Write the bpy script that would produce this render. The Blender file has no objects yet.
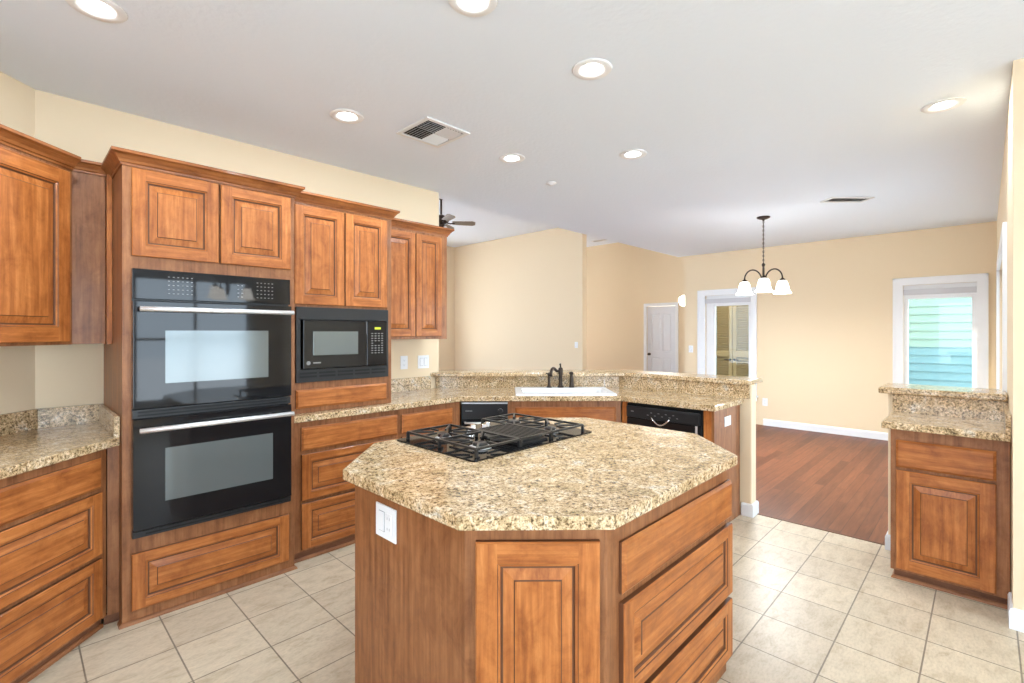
import bpy, bmesh, math, random
from mathutils import Vector, Matrix
PI = math.pi
random.seed(7)
S = bpy.context.scene
COL = S.collection

# ------------------------------------------------------------------ camera, world, exposure
YAW = math.radians(44.2)
cam = bpy.data.cameras.new('camera')
camo = bpy.data.objects.new('camera', cam); COL.objects.link(camo)
cam.sensor_width = 36.0
cam.lens = 36.0 * 487.0 / 1024.0
cam.shift_y = -9.0 / 1024.0
cam.clip_start = 0.05
camo.location = (0, 0, 1.43)
camo.rotation_euler = (PI/2, 0, YAW - PI/2)
S.camera = camo

w = bpy.data.worlds.new('sky'); S.world = w; w.use_nodes = True
bg = w.node_tree.nodes['Background']
bg.inputs['Color'].default_value = (0.70, 0.855, 1.0, 1)
bg.inputs['Strength'].default_value = 3.2

S.view_settings.view_transform = 'Standard'
S.view_settings.look = 'None'
S.view_settings.gamma = 1.0
S.view_settings.use_curve_mapping = False
S.view_settings.exposure = 1.48

sun = bpy.data.lights.new('sun', 'SUN'); sun.energy = 9.0; sun.angle = math.radians(1.0); sun.color = (0.93, 0.97, 1.0)
suno = bpy.data.objects.new('sun', sun); COL.objects.link(suno)
suno.rotation_euler = (math.radians(-42), 0, math.radians(-14))      # high sun on the far side of the house, shining towards -Y
CAN_POWER = 3.5
def portal(loc, rot, sx, sy):
    l = bpy.data.lights.new('window_portal', 'AREA'); l.shape = 'RECTANGLE'; l.size = sx; l.size_y = sy
    l.cycles.is_portal = True
    o = bpy.data.objects.new('window_portal', l); o.location = loc; o.rotation_euler = rot
    COL.objects.link(o)

# ------------------------------------------------------------------ materials
def mat(name, base=(0.8,0.8,0.8), rough=0.5, metal=0.0, spec=0.5, coat=0.0, emit=None, es=0.0):
    m = bpy.data.materials.new(name); m.use_nodes = True
    b = m.node_tree.nodes['Principled BSDF']
    b.inputs['Base Color'].default_value = (*base, 1)
    b.inputs['Roughness'].default_value = rough
    b.inputs['Metallic'].default_value = metal
    b.inputs['Specular IOR Level'].default_value = spec
    b.inputs['Coat Weight'].default_value = coat
    b.inputs['Coat Roughness'].default_value = 0.12
    if emit:
        b.inputs['Emission Color'].default_value = (*emit, 1); b.inputs['Emission Strength'].default_value = es
    return m
def nodes(m): return m.node_tree.nodes, m.node_tree.links, m.node_tree.nodes['Principled BSDF']
def coords(m, scale=(1,1,1), rnd=True, rot=(0,0,0), loc=(0,0,0)):
    N, L, b = nodes(m)
    tc = N.new('ShaderNodeTexCoord'); mp = N.new('ShaderNodeMapping')
    mp.inputs['Scale'].default_value = scale; mp.inputs['Rotation'].default_value = rot; mp.inputs['Location'].default_value = loc
    if rnd:
        oi = N.new('ShaderNodeObjectInfo'); ml = N.new('ShaderNodeMath'); ml.operation = 'MULTIPLY'; ml.inputs[1].default_value = 37.0
        L.new(oi.outputs['Random'], ml.inputs[0])
        va = N.new('ShaderNodeVectorMath'); va.operation = 'ADD'
        L.new(tc.outputs['Object'], va.inputs[0]); L.new(ml.outputs[0], va.inputs[1])
        L.new(va.outputs[0], mp.inputs['Vector'])
    else:
        L.new(tc.outputs['Object'], mp.inputs['Vector'])
    return mp
def noise(m, vec, scale, detail=4, rough=0.6, dist=0.0):
    N, L, b = nodes(m); n = N.new('ShaderNodeTexNoise')
    n.inputs['Scale'].default_value = scale; n.inputs['Detail'].default_value = detail
    n.inputs['Roughness'].default_value = rough; n.inputs['Distortion'].default_value = dist
    if vec is not None: L.new(vec.outputs[0], n.inputs['Vector'])
    return n
def ramp(m, src, stops, interp='LINEAR'):
    N, L, b = nodes(m); r = N.new('ShaderNodeValToRGB'); r.color_ramp.interpolation = interp
    e = r.color_ramp.elements
    while len(e) > 1: e.remove(e[-1])
    e[0].position = stops[0][0]; e[0].color = (*stops[0][1], 1)
    for p, c in stops[1:]:
        x = e.new(p); x.color = (*c, 1)
    L.new(src, r.inputs['Fac']); return r
def mixc(m, a, b_, fac, mode='MIX'):
    N, L, b = nodes(m); x = N.new('ShaderNodeMix'); x.data_type = 'RGBA'; x.blend_type = mode
    for s, i in ((a, 6), (b_, 7)):
        if hasattr(s, 'links'): L.new(s, x.inputs[i])
        else: x.inputs[i].default_value = (*s, 1)
    if hasattr(fac, 'links'): L.new(fac, x.inputs[0])
    else: x.inputs[0].default_value = fac
    return x
def bump(m, h, strength=0.2, dist=0.01):
    N, L, b = nodes(m); x = N.new('ShaderNodeBump'); x.inputs['Strength'].default_value = strength
    x.inputs['Distance'].default_value = dist; L.new(h, x.inputs['Height']); L.new(x.outputs[0], b.inputs['Normal'])

def wood(name, axis, dark, mid, light, rough=0.36):
    m = mat(name, mid, rough, spec=0.35, coat=0.12)
    N, L, b = nodes(m)
    sc = {'z': (26,26,1.6), 'x': (1.6,26,26), 'y': (26,1.6,26)}[axis]
    mp = coords(m, sc)
    g = noise(m, mp, 2.0, 6, 0.6, 0.35)
    r = ramp(m, g.outputs['Fac'], [(0.22, dark), (0.5, mid), (0.78, light)])
    mp2 = coords(m, {'z': (5,5,3.4), 'x': (3.4,5,5), 'y': (5,3.4,5)}[axis])
    n2 = noise(m, mp2, 2.4, 6, 0.72, 0.5)
    r2 = ramp(m, n2.outputs['Fac'], [(0.28, (0.66,0.58,0.52)), (0.50, (1,1,1)), (0.72, (1.22,1.27,1.34))])
    x = mixc(m, r.outputs[0], r2.outputs[0], 1.0, 'MULTIPLY')
    oi = N.new('ShaderNodeObjectInfo')
    r3 = ramp(m, oi.outputs['Random'], [(0, (0.92,0.90,0.86)), (1, (1.08,1.08,1.08))])
    y = mixc(m, x.outputs[2], r3.outputs[0], 1.0, 'MULTIPLY')
    L.new(y.outputs[2], b.inputs['Base Color'])
    rr = N.new('ShaderNodeMapRange'); rr.inputs[3].default_value = rough-0.06; rr.inputs[4].default_value = rough+0.14
    L.new(n2.outputs['Fac'], rr.inputs[0]); L.new(rr.outputs[0], b.inputs['Roughness'])
    bump(m, g.outputs['Fac'], 0.06, 0.002)
    return m
WD, WM, WL = (0.22,0.060,0.013), (0.42,0.135,0.032), (0.58,0.225,0.064)
M = {}
M['wv'] = wood('maple_upright_grain', 'z', WD, WM, WL)
M['wh'] = wood('maple_level_grain', 'x', WD, WM, WL)
FD, FM, FL = (0.17,0.062,0.022), (0.30,0.118,0.045), (0.42,0.180,0.074)
M['fv'] = wood('face_frame_wood', 'z', FD, FM, FL, 0.40)
M['fh'] = wood('face_frame_wood_level', 'x', FD, FM, FL, 0.40)
M['glaze_shade'] = mat('dark_glaze_and_edge_shade', (0.13,0.045,0.016), 0.5)  # groove glazing; also colours the shadow line on the outer edges
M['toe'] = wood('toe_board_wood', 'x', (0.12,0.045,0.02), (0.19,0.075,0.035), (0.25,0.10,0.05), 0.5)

def granite(name):
    m = mat(name, (0.5,0.4,0.3), 0.14, spec=0.5)
    N, L, b = nodes(m)
    mp = coords(m, (1,1,1), False)
    big = noise(m, mp, 11, 5, 0.65, 1.0)
    a = ramp(m, big.outputs['Fac'], [(0.30, (0.38,0.28,0.15)), (0.47, (0.62,0.44,0.25)), (0.60, (0.72,0.56,0.37)), (0.72, (0.60,0.56,0.49))])
    med = noise(m, mp, 88, 4, 0.64, 0.2)
    r = ramp(m, med.outputs['Fac'], [(0.33, (0.06,0.055,0.05)), (0.405, (0.38,0.31,0.23)), (0.47, (0.90,0.86,0.80)), (0.57, (1.15,1.15,1.15)), (0.66, (1.45,1.55,1.7))])
    x = mixc(m, a.outputs[0], r.outputs[0], 0.9, 'MULTIPLY')
    v = noise(m, mp, 210, 2, 0.6)
    r2 = ramp(m, v.outputs['Fac'], [(0.34, (0.15,0.14,0.13)), (0.42, (0.85,0.83,0.80)), (0.55, (1,1,1)), (0.66, (1.25,1.25,1.28))])
    y = mixc(m, x.outputs[2], r2.outputs[0], 0.8, 'MULTIPLY')
    L.new(y.outputs[2], b.inputs['Base Color'])
    return m
M['granite'] = granite('speckled_granite')

def paint(name, c, bs=0.05, sc=300):
    m = mat(name, c, 0.7, spec=0.25); mp = coords(m, (1,1,1), False)
    n = noise(m, mp, sc, 2, 0.5); bump(m, n.outputs['Fac'], bs, 0.004); return m
M['wall'] = paint('cream_wall_paint', (0.84,0.685,0.48))
m = M['ceil'] = paint('knockdown_ceiling', (0.82,0.875,0.955), 0.5, 38)
M['trim'] = mat('white_trim_paint', (0.84,0.85,0.88), 0.35)
M['doorpaint'] = mat('white_door_paint', (0.78,0.80,0.86), 0.4)
M['post'] = M['wall']

def tile():
    m = mat('beige_floor_tile', (0.6,0.5,0.38), 0.38, spec=0.4)
    N, L, b = nodes(m)
    P = 0.305
    mp = coords(m, (1,1,1), False, loc=(-0.215+P*20, -0.197+P*20, 0))
    br = N.new('ShaderNodeTexBrick'); br.offset = 0; br.squash = 1; br.offset_frequency = 1
    br.inputs['Scale'].default_value = 1; br.inputs['Brick Width'].default_value = P; br.inputs['Row Height'].default_value = P
    br.inputs['Mortar Size'].default_value = 0.0035; br.inputs['Mortar Smooth'].default_value = 0.2; br.inputs['Bias'].default_value = 0
    br.inputs['Color1'].default_value = (0.54,0.445,0.325,1); br.inputs['Color2'].default_value = (0.63,0.525,0.385,1)
    br.inputs['Mortar'].default_value = (0.24,0.19,0.14,1)
    L.new(mp.outputs[0], br.inputs['Vector'])
    mp2 = coords(m, (5,11,5), False)
    n = noise(m, mp2, 1.6, 6, 0.65, 0.5)
    r = ramp(m, n.outputs['Fac'], [(0.3, (0.80,0.76,0.70)), (0.5, (1,1,1)), (0.7, (1.10,1.10,1.10))])
    n3 = noise(m, mp2, 9, 4, 0.7)
    r3 = ramp(m, n3.outputs['Fac'], [(0.3, (0.86,0.84,0.82)), (0.55, (1.03,1.03,1.03))])
    x = mixc(m, br.outputs['Color'], r.outputs[0], 1.0, 'MULTIPLY')
    y = mixc(m, x.outputs[2], r3.outputs[0], 1.0, 'MULTIPLY')
    L.new(y.outputs[2], b.inputs['Base Color'])
    inv = N.new('ShaderNodeMath'); inv.operation = 'SUBTRACT'; inv.inputs[0].default_value = 1; L.new(br.outputs['Fac'], inv.inputs[1])
    bump(m, inv.outputs[0], 0.4, 0.003)
    return m
M['tile'] = tile()
def hardwood():
    m = mat('red_hardwood', (0.3,0.1,0.05), 0.4, spec=0.22, coat=0.0)
    N, L, b = nodes(m)
    mp = coords(m, (1,1,1), False, loc=(20,20,0))
    br = N.new('ShaderNodeTexBrick'); br.offset = 0.37; br.offset_frequency = 2
    br.inputs['Scale'].default_value = 1; br.inputs['Brick Width'].default_value = 1.15; br.inputs['Row Height'].default_value = 0.082
    br.inputs['Mortar Size'].default_value = 0.0020; br.inputs['Mortar Smooth'].default_value = 0.1; br.inputs['Bias'].default_value = -0.2
    br.inputs['Color1'].default_value = (0.205,0.068,0.030,1); br.inputs['Color2'].default_value = (0.100,0.031,0.015,1)
    br.inputs['Mortar'].default_value = (0.09,0.03,0.018,1)
    L.new(mp.outputs[0], br.inputs['Vector'])
    mp2 = coords(m, (1.4,16,1), False); n = noise(m, mp2, 2.5, 6, 0.65, 0.6)
    r = ramp(m, n.outputs['Fac'], [(0.3, (0.72,0.68,0.66)), (0.55, (1,1,1)), (0.75, (1.25,1.25,1.25))])
    x = mixc(m, br.outputs['Color'], r.outputs[0], 1.0, 'MULTIPLY')
    L.new(x.outputs[2], b.inputs['Base Color']); return m
M['hard'] = hardwood()

M['blackglass'] = mat('black_appliance_glass', (0.012,0.012,0.013), 0.035, spec=0.36)
M['ovenwin'] = mat('oven_window_glass', (0.16,0.18,0.18), 0.10, metal=0.3, spec=0.5)
M['blackplastic'] = mat('charcoal_plastic', (0.018,0.0185,0.020), 0.33, spec=0.4)
M['blackmatte'] = mat('matte_black_iron', (0.018,0.018,0.019), 0.28)
M['vent'] = mat('dark_slot', (0.004,0.004,0.004), 0.8)
M['key'] = mat('printed_key', (0.22,0.22,0.22), 0.5)
M['steel'] = mat('brushed_steel', (0.86,0.87,0.88), 0.42, metal=0.75)
M['chrome'] = mat('polished_steel', (0.85,0.85,0.86), 0.1, metal=1.0)
M['bronze'] = mat('oil_rubbed_bronze', (0.045,0.030,0.022), 0.35, metal=0.6)
M['porcelain'] = mat('white_porcelain', (0.88,0.89,0.91), 0.1, spec=0.6)
M['plate'] = mat('white_switch_plate', (0.86,0.87,0.90), 0.35)
M['slot'] = mat('outlet_slot_grey', (0.30,0.30,0.33), 0.5)
M['lcd'] = mat('green_clock_display', (0.1,0.12,0.0), 0.4, emit=(0.75,0.85,0.05), es=0.45)
M['lens'] = mat('lit_lamp_lens', (1,1,1), 0.5, emit=(1.0,0.98,0.95), es=9.0)
M['cantrim'] = mat('white_can_trim', (0.86,0.86,0.87), 0.4)
M['shade'] = mat('lit_frosted_glass', (1,1,1), 0.4, emit=(1.0,0.96,0.88), es=3.0)
M['blade'] = mat('taupe_fan_blade', (0.26,0.22,0.17), 0.5)
M['bladedark'] = mat('dark_fan_blade', (0.07,0.06,0.06), 0.5)
M['grille'] = mat('white_vent_metal', (0.80,0.80,0.80), 0.45)
M['ductdark'] = mat('dark_duct', (0.03,0.03,0.028), 0.9)
M['siding'] = mat('teal_siding_paint', (0.14,0.24,0.26), 0.6)
M['sidetop'] = mat('green_siding_paint', (0.21,0.29,0.24), 0.6)
M['louver'] = mat('tan_louver_paint', (0.46,0.33,0.18), 0.6)
M['bounce_ground'] = mat('pale_bounce_ground', (0.62,0.63,0.64), 0.9)  # invented pale ground, bounces sunlight up through the windows onto the ceilings
M['blind'] = mat('grey_blind_headrail', (0.62,0.62,0.66), 0.5)
def glass(name, tint=(0.95,0.98,0.98), refl=0.05):
    m = bpy.data.materials.new(name); m.use_nodes = True; nt = m.node_tree; nt.nodes.clear()
    o = nt.nodes.new('ShaderNodeOutputMaterial'); t = nt.nodes.new('ShaderNodeBsdfTransparent'); g = nt.nodes.new('ShaderNodeBsdfGlossy')
    x = nt.nodes.new('ShaderNodeMixShader'); t.inputs[0].default_value = (*tint, 1); g.inputs['Roughness'].default_value = 0.02
    x.inputs[0].default_value = refl
    nt.links.new(t.outputs[0], x.inputs[1]); nt.links.new(g.outputs[0], x.inputs[2]); nt.links.new(x.outputs[0], o.inputs[0]); return m
M['glass'] = glass('window_glass')
M['glass2'] = glass('dining_window_glass', (0.85,0.90,0.90), 0.02)

# ------------------------------------------------------------------ mesh helpers
def BM(): return bmesh.new()
def box(bm, x0, x1, y0, y1, z0, z1, mi=0):
    v = [bm.verts.new(p) for p in ((x0,y0,z0),(x1,y0,z0),(x1,y1,z0),(x0,y1,z0),(x0,y0,z1),(x1,y0,z1),(x1,y1,z1),(x0,y1,z1))]
    for q in ((0,3,2,1),(4,5,6,7),(0,1,5,4),(1,2,6,5),(2,3,7,6),(3,0,4,7)):
        f = bm.faces.new([v[i] for i in q]); f.material_index = mi
def prism(bm, poly, z0, z1, mi=0):
    a = [bm.verts.new((x,y,z0)) for x,y in poly]; b = [bm.verts.new((x,y,z1)) for x,y in poly]; n = len(poly)
    f = bm.faces.new(a[::-1]); f.material_index = mi
    f = bm.faces.new(b); f.material_index = mi
    for i in range(n):
        f = bm.faces.new((a[i], a[(i+1)%n], b[(i+1)%n], b[i])); f.material_index = mi
def slab(bm, loops, z0, z1, mi=0):
    """flat slab with holes; loops[0] outer"""
    es = []
    for lp in loops:
        vs = [bm.verts.new((x,y,z1)) for x,y in lp]
        for i in range(len(vs)): es.append(bm.edges.new((vs[i], vs[(i+1)%len(vs)])))
    r = bmesh.ops.triangle_fill(bm, use_beauty=True, use_dissolve=True, edges=es)
    fs = [g for g in r['geom'] if isinstance(g, bmesh.types.BMFace)]
    r = bmesh.ops.extrude_face_region(bm, geom=fs)
    vs = [g for g in r['geom'] if isinstance(g, bmesh.types.BMVert)]
    bmesh.ops.translate(bm, verts=vs, vec=(0,0,z0-z1))
def lathe(bm, prof, seg=24, c=(0,0,0), mi=0, axis='z', smooth=True):
    rings = []
    for r, h in prof:
        ring = []
        for i in range(seg):
            a = 2*PI*i/seg; p = (r*math.cos(a), r*math.sin(a), h)
            if axis == 'y': p = (p[0], p[2], p[1])
            if axis == 'x': p = (p[2], p[0], p[1])
            ring.append(bm.verts.new((p[0]+c[0], p[1]+c[1], p[2]+c[2])))
        rings.append(ring)
    for a, b in zip(rings, rings[1:]):
        for i in range(seg):
            f = bm.faces.new((a[i], a[(i+1)%seg], b[(i+1)%seg], b[i])); f.material_index = mi; f.smooth = smooth
    for ring in (rings[0], rings[-1]):
        f = bm.faces.new(ring); f.material_index = mi
def tube(bm, pts, r, seg=10, mi=0, cyc=False):
    pts = [Vector(p) for p in pts]; n = len(pts); rings = []; rr = r if hasattr(r, '__len__') else [r]*n
    up = None
    for i, p in enumerate(pts):
        if cyc: d = pts[(i+1)%n] - pts[i-1]
        else: d = pts[min(i+1,n-1)] - pts[max(i-1,0)]
        d.normalize()
        if up is None: up = Vector((0,0,1)) if abs(d.z) < 0.9 else Vector((1,0,0))
        u = d.cross(up)
        if u.length < 1e-4: u = d.cross(Vector((0.3,1,0.2)))
        u.normalize(); v = u.cross(d).normalized(); up = v
        rings.append([bm.verts.new(p + (u*math.cos(2*PI*k/seg) + v*math.sin(2*PI*k/seg))*rr[i]) for k in range(seg)])
    m = n if cyc else n-1
    for i in range(m):
        a, b = rings[i], rings[(i+1)%n]
        for k in range(seg):
            f = bm.faces.new((a[k], a[(k+1)%seg], b[(k+1)%seg], b[k])); f.smooth = True; f.material_index = mi
    if not cyc:
        bm.faces.new(rings[0]).material_index = mi; bm.faces.new(rings[-1]).material_index = mi
def bar(bm, a, b, wd, h, mi=0):
    """rectangular bar from a to b, width wd (horizontal) height h"""
    a, b = Vector(a), Vector(b); d = (b-a).normalized()
    u = d.cross(Vector((0,0,1))).normalized()*wd/2; v = Vector((0,0,h/2))
    vs = [bm.verts.new(p) for p in (a-u-v, a+u-v, a+u+v, a-u+v, b-u-v, b+u-v, b+u+v, b-u+v)]
    for q in ((0,3,2,1),(4,5,6,7),(0,1,5,4),(1,2,6,5),(2,3,7,6),(3,0,4,7)):
        bm.faces.new([vs[i] for i in q]).material_index = mi
def sweep(bm, path, prof, z0=0, mi=0):
    """prof = [(out, z)], path 2D; out is to the right of travel"""
    P = [Vector(p) for p in path]; n = len(P); secs = []
    for i in range(n):
        ns = []
        if i > 0: d = (P[i]-P[i-1]).normalized(); ns.append(Vector((d.y,-d.x)))
        if i < n-1: d = (P[i+1]-P[i]).normalized(); ns.append(Vector((d.y,-d.x)))
        m = sum(ns, Vector((0,0))).normalized(); k = 1.0/max(0.3, m.dot(ns[0]))
        secs.append([bm.verts.new((P[i].x+m.x*o*k, P[i].y+m.y*o*k, z0+z)) for o, z in prof])
    q = len(prof)
    for a, b in zip(secs, secs[1:]):
        for k in range(q):
            bm.faces.new((a[k], a[(k+1)%q], b[(k+1)%q], b[k])).material_index = mi
    bm.faces.new(secs[0]).material_index = mi; bm.faces.new(secs[-1]).material_index = mi
def obj(name, bm, mats, parent=None, bevel=0, smooth_ang=False, kind=None):
    bmesh.ops.recalc_face_normals(bm, faces=bm.faces[:])
    me = bpy.data.meshes.new(name); bm.to_mesh(me); bm.free()
    for m in (mats if isinstance(mats, (list,tuple)) else [mats]): me.materials.append(m)
    o = bpy.data.objects.new(name, me); COL.objects.link(o)
    if parent is not None: o.parent = parent
    if bevel:
        b = o.modifiers.new('bevel', 'BEVEL'); b.width = bevel; b.segments = 2; b.limit_method = 'ANGLE'; b.angle_limit = 0.6
    if kind: o['kind'] = kind
    return o
def tag(o, label, cat, group=None):
    o['label'] = label; o['category'] = cat
    if group: o['group'] = group
    return o
def thing(name, label, cat, loc=(0,0,0), rz=0, group=None):
    o = bpy.data.objects.new(name, None); COL.objects.link(o); o.empty_display_size = 0.1
    o.location = loc; o.rotation_euler = (0,0,rz); return tag(o, label, cat, group)
def dup(root, loc, rz, label, group=None):
    r = root.copy(); COL.objects.link(r); r.location = loc; r.rotation_euler = (0,0,rz); r['label'] = label
    if group: r['group'] = group
    for ch in list(root.children):
        c = ch.copy(); COL.objects.link(c); c.parent = r
        for g in list(ch.children):
            d = g.copy(); COL.objects.link(d); d.parent = c
    return r
def struct(name, bm, m, bevel=0): return obj(name, bm, m, bevel=bevel, kind='structure')

# ------------------------------------------------------------------ the room
H, H2 = 2.743, 3.62
RW = -0.095      # right wall face
def wall(name, p0, p1, thick, h, openings=(), m=None, z0=0.0):
    """inner face on the line p0->p1; body on the LEFT of travel; openings = (s0,s1,za,zb)"""
    p0, p1 = Vector(p0), Vector(p1); d = (p1-p0); Ln = d.length; d.normalize(); nrm = Vector((-d.y, d.x))
    bm = BM(); xs = sorted({0.0, Ln, *[o[0] for o in openings], *[o[1] for o in openings]})
    for a, b in zip(xs, xs[1:]):
        cuts = [(z0, h)]
        for o in openings:
            if o[0] <= a+1e-6 and o[1] >= b-1e-6:
                nc = []
                for (u, v) in cuts:
                    if o[2] > u: nc.append((u, o[2]))
                    if o[3] < v: nc.append((o[3], v))
                cuts = nc
        for (u, v) in cuts:
            A = p0+d*a; B = p0+d*b; C = B+nrm*thick; D = A+nrm*thick
            prism(bm, [A[:], B[:], C[:], D[:]], u, v)
    return struct(name, bm, m or M['wall'])
wall('wall_oven', (0.088,3.68), (2.80,3.68), 0.12, H2)
wall('wall_left', (-2.2,1.39), (0.092,3.682), 0.12, H)
wall('wall_back', (-2.2,-3.2), (-2.2,1.39), 0.12, H, [(2.4,4.2,0.5,2.3)])
wall('wall_nook', (3.375,-3.2), (-2.2,-3.2), 0.12, H, [(0.5,2.1,0.35,2.3),(2.3,3.9,0.35,2.3),(4.1,5.2,0.35,2.3)])
wall('wall_near_right', (3.375,RW), (3.375,-3.2), 0.12, H)
wall('wall_right', (8.1,RW), (3.495,RW), 0.12, H, [(1.55,3.75,0.0,2.02)])
bmw = wall('wall_dining', (8.1,3.72), (8.1,RW-0.12), 0.12, H2-0.0, [(0.36,1.08,0.45,2.04),(2.949,3.646,0.45,2.04)])
wall('wall_hall', (10.3,3.72), (8.22,3.72), 0.12, H2)
wall('wall_entry', (10.3,9.8), (10.3,3.6), 0.12, H2, [(4.155,4.855,0,2.03)])
wall('wall_living_back', (-1.5,9.8), (10.42,9.8), 0.12, H2, [(1.6,3.6,0.3,2.6),(6.6,8.2,0.3,2.6),(9.9,11.4,0.3,2.9)])
wall('wall_living_left', (-1.5,3.8), (-1.5,9.8), 0.12, H2, [(1.0,2.8,0.3,2.4),(3.2,5.2,0.3,2.4)])
wall('wall_living_front', (0.12,3.9), (-1.62,3.9), 0.12, H2)
bm = BM(); prism(bm, [(7.95,5.77),(8.10,5.77),(8.10,9.8),(7.95,9.8)], 0, H2); struct('wall_living_right', bm, M['wall'], 0.012)
bm = BM(); box(bm, 2.80, 8.10, 3.72, 3.84, H, H2); struct('wall_header', bm, M['ceil'])
bm = BM(); box(bm, -2.32, 8.10, -3.32, 3.72, H, H+0.06); struct('ceiling', bm, M['ceil'])
bm = BM(); box(bm, -1.62, 10.42, 3.6, 9.92, H2, H2+0.06); struct('ceiling_living', bm, M['ceil'])
XB = 4.095
bm = BM(); prism(bm, [(-2.32,-3.32),(3.495,-3.32),(3.495,RW-0.12),(XB,RW-0.12),(XB,2.53),(2.86,3.80),(-2.32,3.80)], -0.06, 0); struct('floor', bm, M['tile'])
bm = BM(); prism(bm, [(XB,RW-0.12),(8.22,RW-0.12),(8.22,3.6),(10.42,3.6),(10.42,9.92),(-1.62,9.92),(-1.62,3.80),(2.86,3.80),(XB,2.53)], -0.06, 0); struct('floor_hardwood', bm, M['hard'])
bm = BM(); box(bm, XB-0.006, XB+0.012, 0.45, 1.31, 0, 0.004); struct('trim_4', bm, M['glaze_shade'])

# half walls with white baseboard ends
bm = BM(); prism(bm, [(4.0,1.30),(4.11,1.30),(4.11,2.53),(2.845,3.80),(2.80,3.80),(2.80,3.68),(4.0,2.48)], 0, 1.0225)
struct('wall_peninsula', bm, M['wall'], 0.012)
bm = BM(); box(bm, 4.03, 4.14, RW, 0.462, 0, 1.03); struct('wall_pass', bm, M['wall'], 0.012)
BB = [(0,0),(0.014,0),(0.014,0.085),(0.009,0.098),(0,0.10)]
bm = BM(); sweep(bm, [(4.0,1.372),(4.0,1.30),(4.11,1.30),(4.11,2.53)], [(o,z) for o,z in BB]); struct('baseboard_peninsula', bm, M['trim'])
bm = BM(); sweep(bm, [(4.03,0.405),(4.03,0.462),(4.14,0.462),(4.14,RW+0.01)][::-1], BB); struct('baseboard_pass', bm, M['trim'])
bm = BM(); sweep(bm, [(8.1,RW+0.02),(8.1,2.46)][::-1], BB); struct('baseboard_dining', bm, M['trim'])
bm = BM(); sweep(bm, [(3.57,RW),(3.375,RW),(3.375,-3.1)], BB); struct('baseboard_near_right', bm, M['trim'])
bm = BM(); sweep(bm, [(10.3,3.75),(10.3,4.87)][::-1], BB); sweep(bm, [(10.3,5.72),(10.3,9.7)][::-1], BB); struct('baseboard_entry', bm, M['trim'])
bm = BM(); sweep(bm, [(7.95,9.7),(7.95,5.77),(8.1,5.77)], BB); struct('baseboard_living', bm, M['trim'])

# windows in the dining wall (frame side faces -X); frame, casing, pane, blind headrail
def casing_bm(a0, a1, z0, z1, wd, place, t=0.018, sill=True):
    """picture-frame casing in a wall plane; place(a,o,z)->xyz with o distance off the wall"""
    bm = BM()
    def bx(p0, p1, q0, q1, o0, o1):
        vs = [bm.verts.new(place(a,o,z)) for a in (p0,p1) for o in (o0,o1) for z in (q0,q1)]
        for q in ((0,1,3,2),(4,6,7,5),(0,4,5,1),(2,3,7,6),(0,2,6,4),(1,5,7,3)): bm.faces.new([vs[i] for i in q])
    return bm, bx
def window(n, Ya, Yb, za, zb, oYa, oYb, ozb, pYa, pYb, pzb):
    place = lambda a, o, z: (8.1-o, a, z)
    bm, bx = casing_bm(0,0,0,0,0,place)
    bx(oYa, Ya, za-0.09, ozb, 0.0, 0.02); bx(Yb, oYb, za-0.09, ozb, 0.0, 0.02); bx(Ya, Yb, zb, ozb, 0.0, 0.02); bx(Ya, Yb, za-0.09, za, 0.0, 0.02)
    bx(oYa-0.02, oYb+0.02, za-0.03, za, 0.0, 0.05)
    bx(oYa, oYa+0.02, za-0.09, ozb, 0.02, 0.03); bx(oYb-0.02, oYb, za-0.09, ozb, 0.02, 0.03); bx(oYa, oYb, ozb-0.02, ozb, 0.02, 0.03)
    root = struct('window_%d' % n, bm, M['trim'])
    bm, bx = casing_bm(0,0,0,0,0,place)
    bx(Ya, pYa, za, zb, -0.10, -0.03); bx(pYb, Yb, za, zb, -0.10, -0.03); bx(pYa, pYb, za, za+0.05, -0.10, -0.03); bx(pYa, pYb, pzb, zb, -0.10, -0.03)
    obj('sash', bm, M['trim'], root)
    bm, bx = casing_bm(0,0,0,0,0,place); bx(pYa, pYb, za+0.05, pzb, -0.07, -0.065); obj('pane', bm, M['glass2'], root)
    bm, bx = casing_bm(0,0,0,0,0,place); bx(Ya+0.004, Yb-0.004, 1.915, 1.985, -0.029, 0.012); obj('blind_headrail', bm, M['blind'], root)
    return root
window(1, 2.64, 3.36, 0.45, 2.04, 2.553, 3.488, 2.135, 2.686, 3.22, 1.868)
window(2, 0.074, 0.771, 0.45, 2.04, -0.025, 0.875, 2.135, 0.118, 0.721, 1.862)
# right wall sliding door frame
place = lambda a, o, z: (a, RW+o, z)
bm, bx = casing_bm(0,0,0,0,0,place)
bx(4.26, 4.35, 0, 2.11, 0, 0.02); bx(6.55, 6.64, 0, 2.11, 0, 0.02); bx(4.35, 6.55, 2.02, 2.11, 0, 0.02)
d3 = struct('door_2', bm, M['trim'])
bm, bx = casing_bm(0,0,0,0,0,place)
for a in (4.35, 5.42, 5.48, 6.50): bx(a, a+0.05, 0, 2.02, -0.09, -0.02)
bx(4.35, 6.55, 1.96, 2.02, -0.09, -0.02); bx(4.35, 6.55, 0.0, 0.08, -0.09, -0.02)
obj('sliding_frame', bm, M['trim'], d3)
bm, bx = casing_bm(0,0,0,0,0,place); bx(4.40, 6.50, 0.08, 1.96, -0.06, -0.055); obj('pane', bm, M['glass'], d3)
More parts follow.
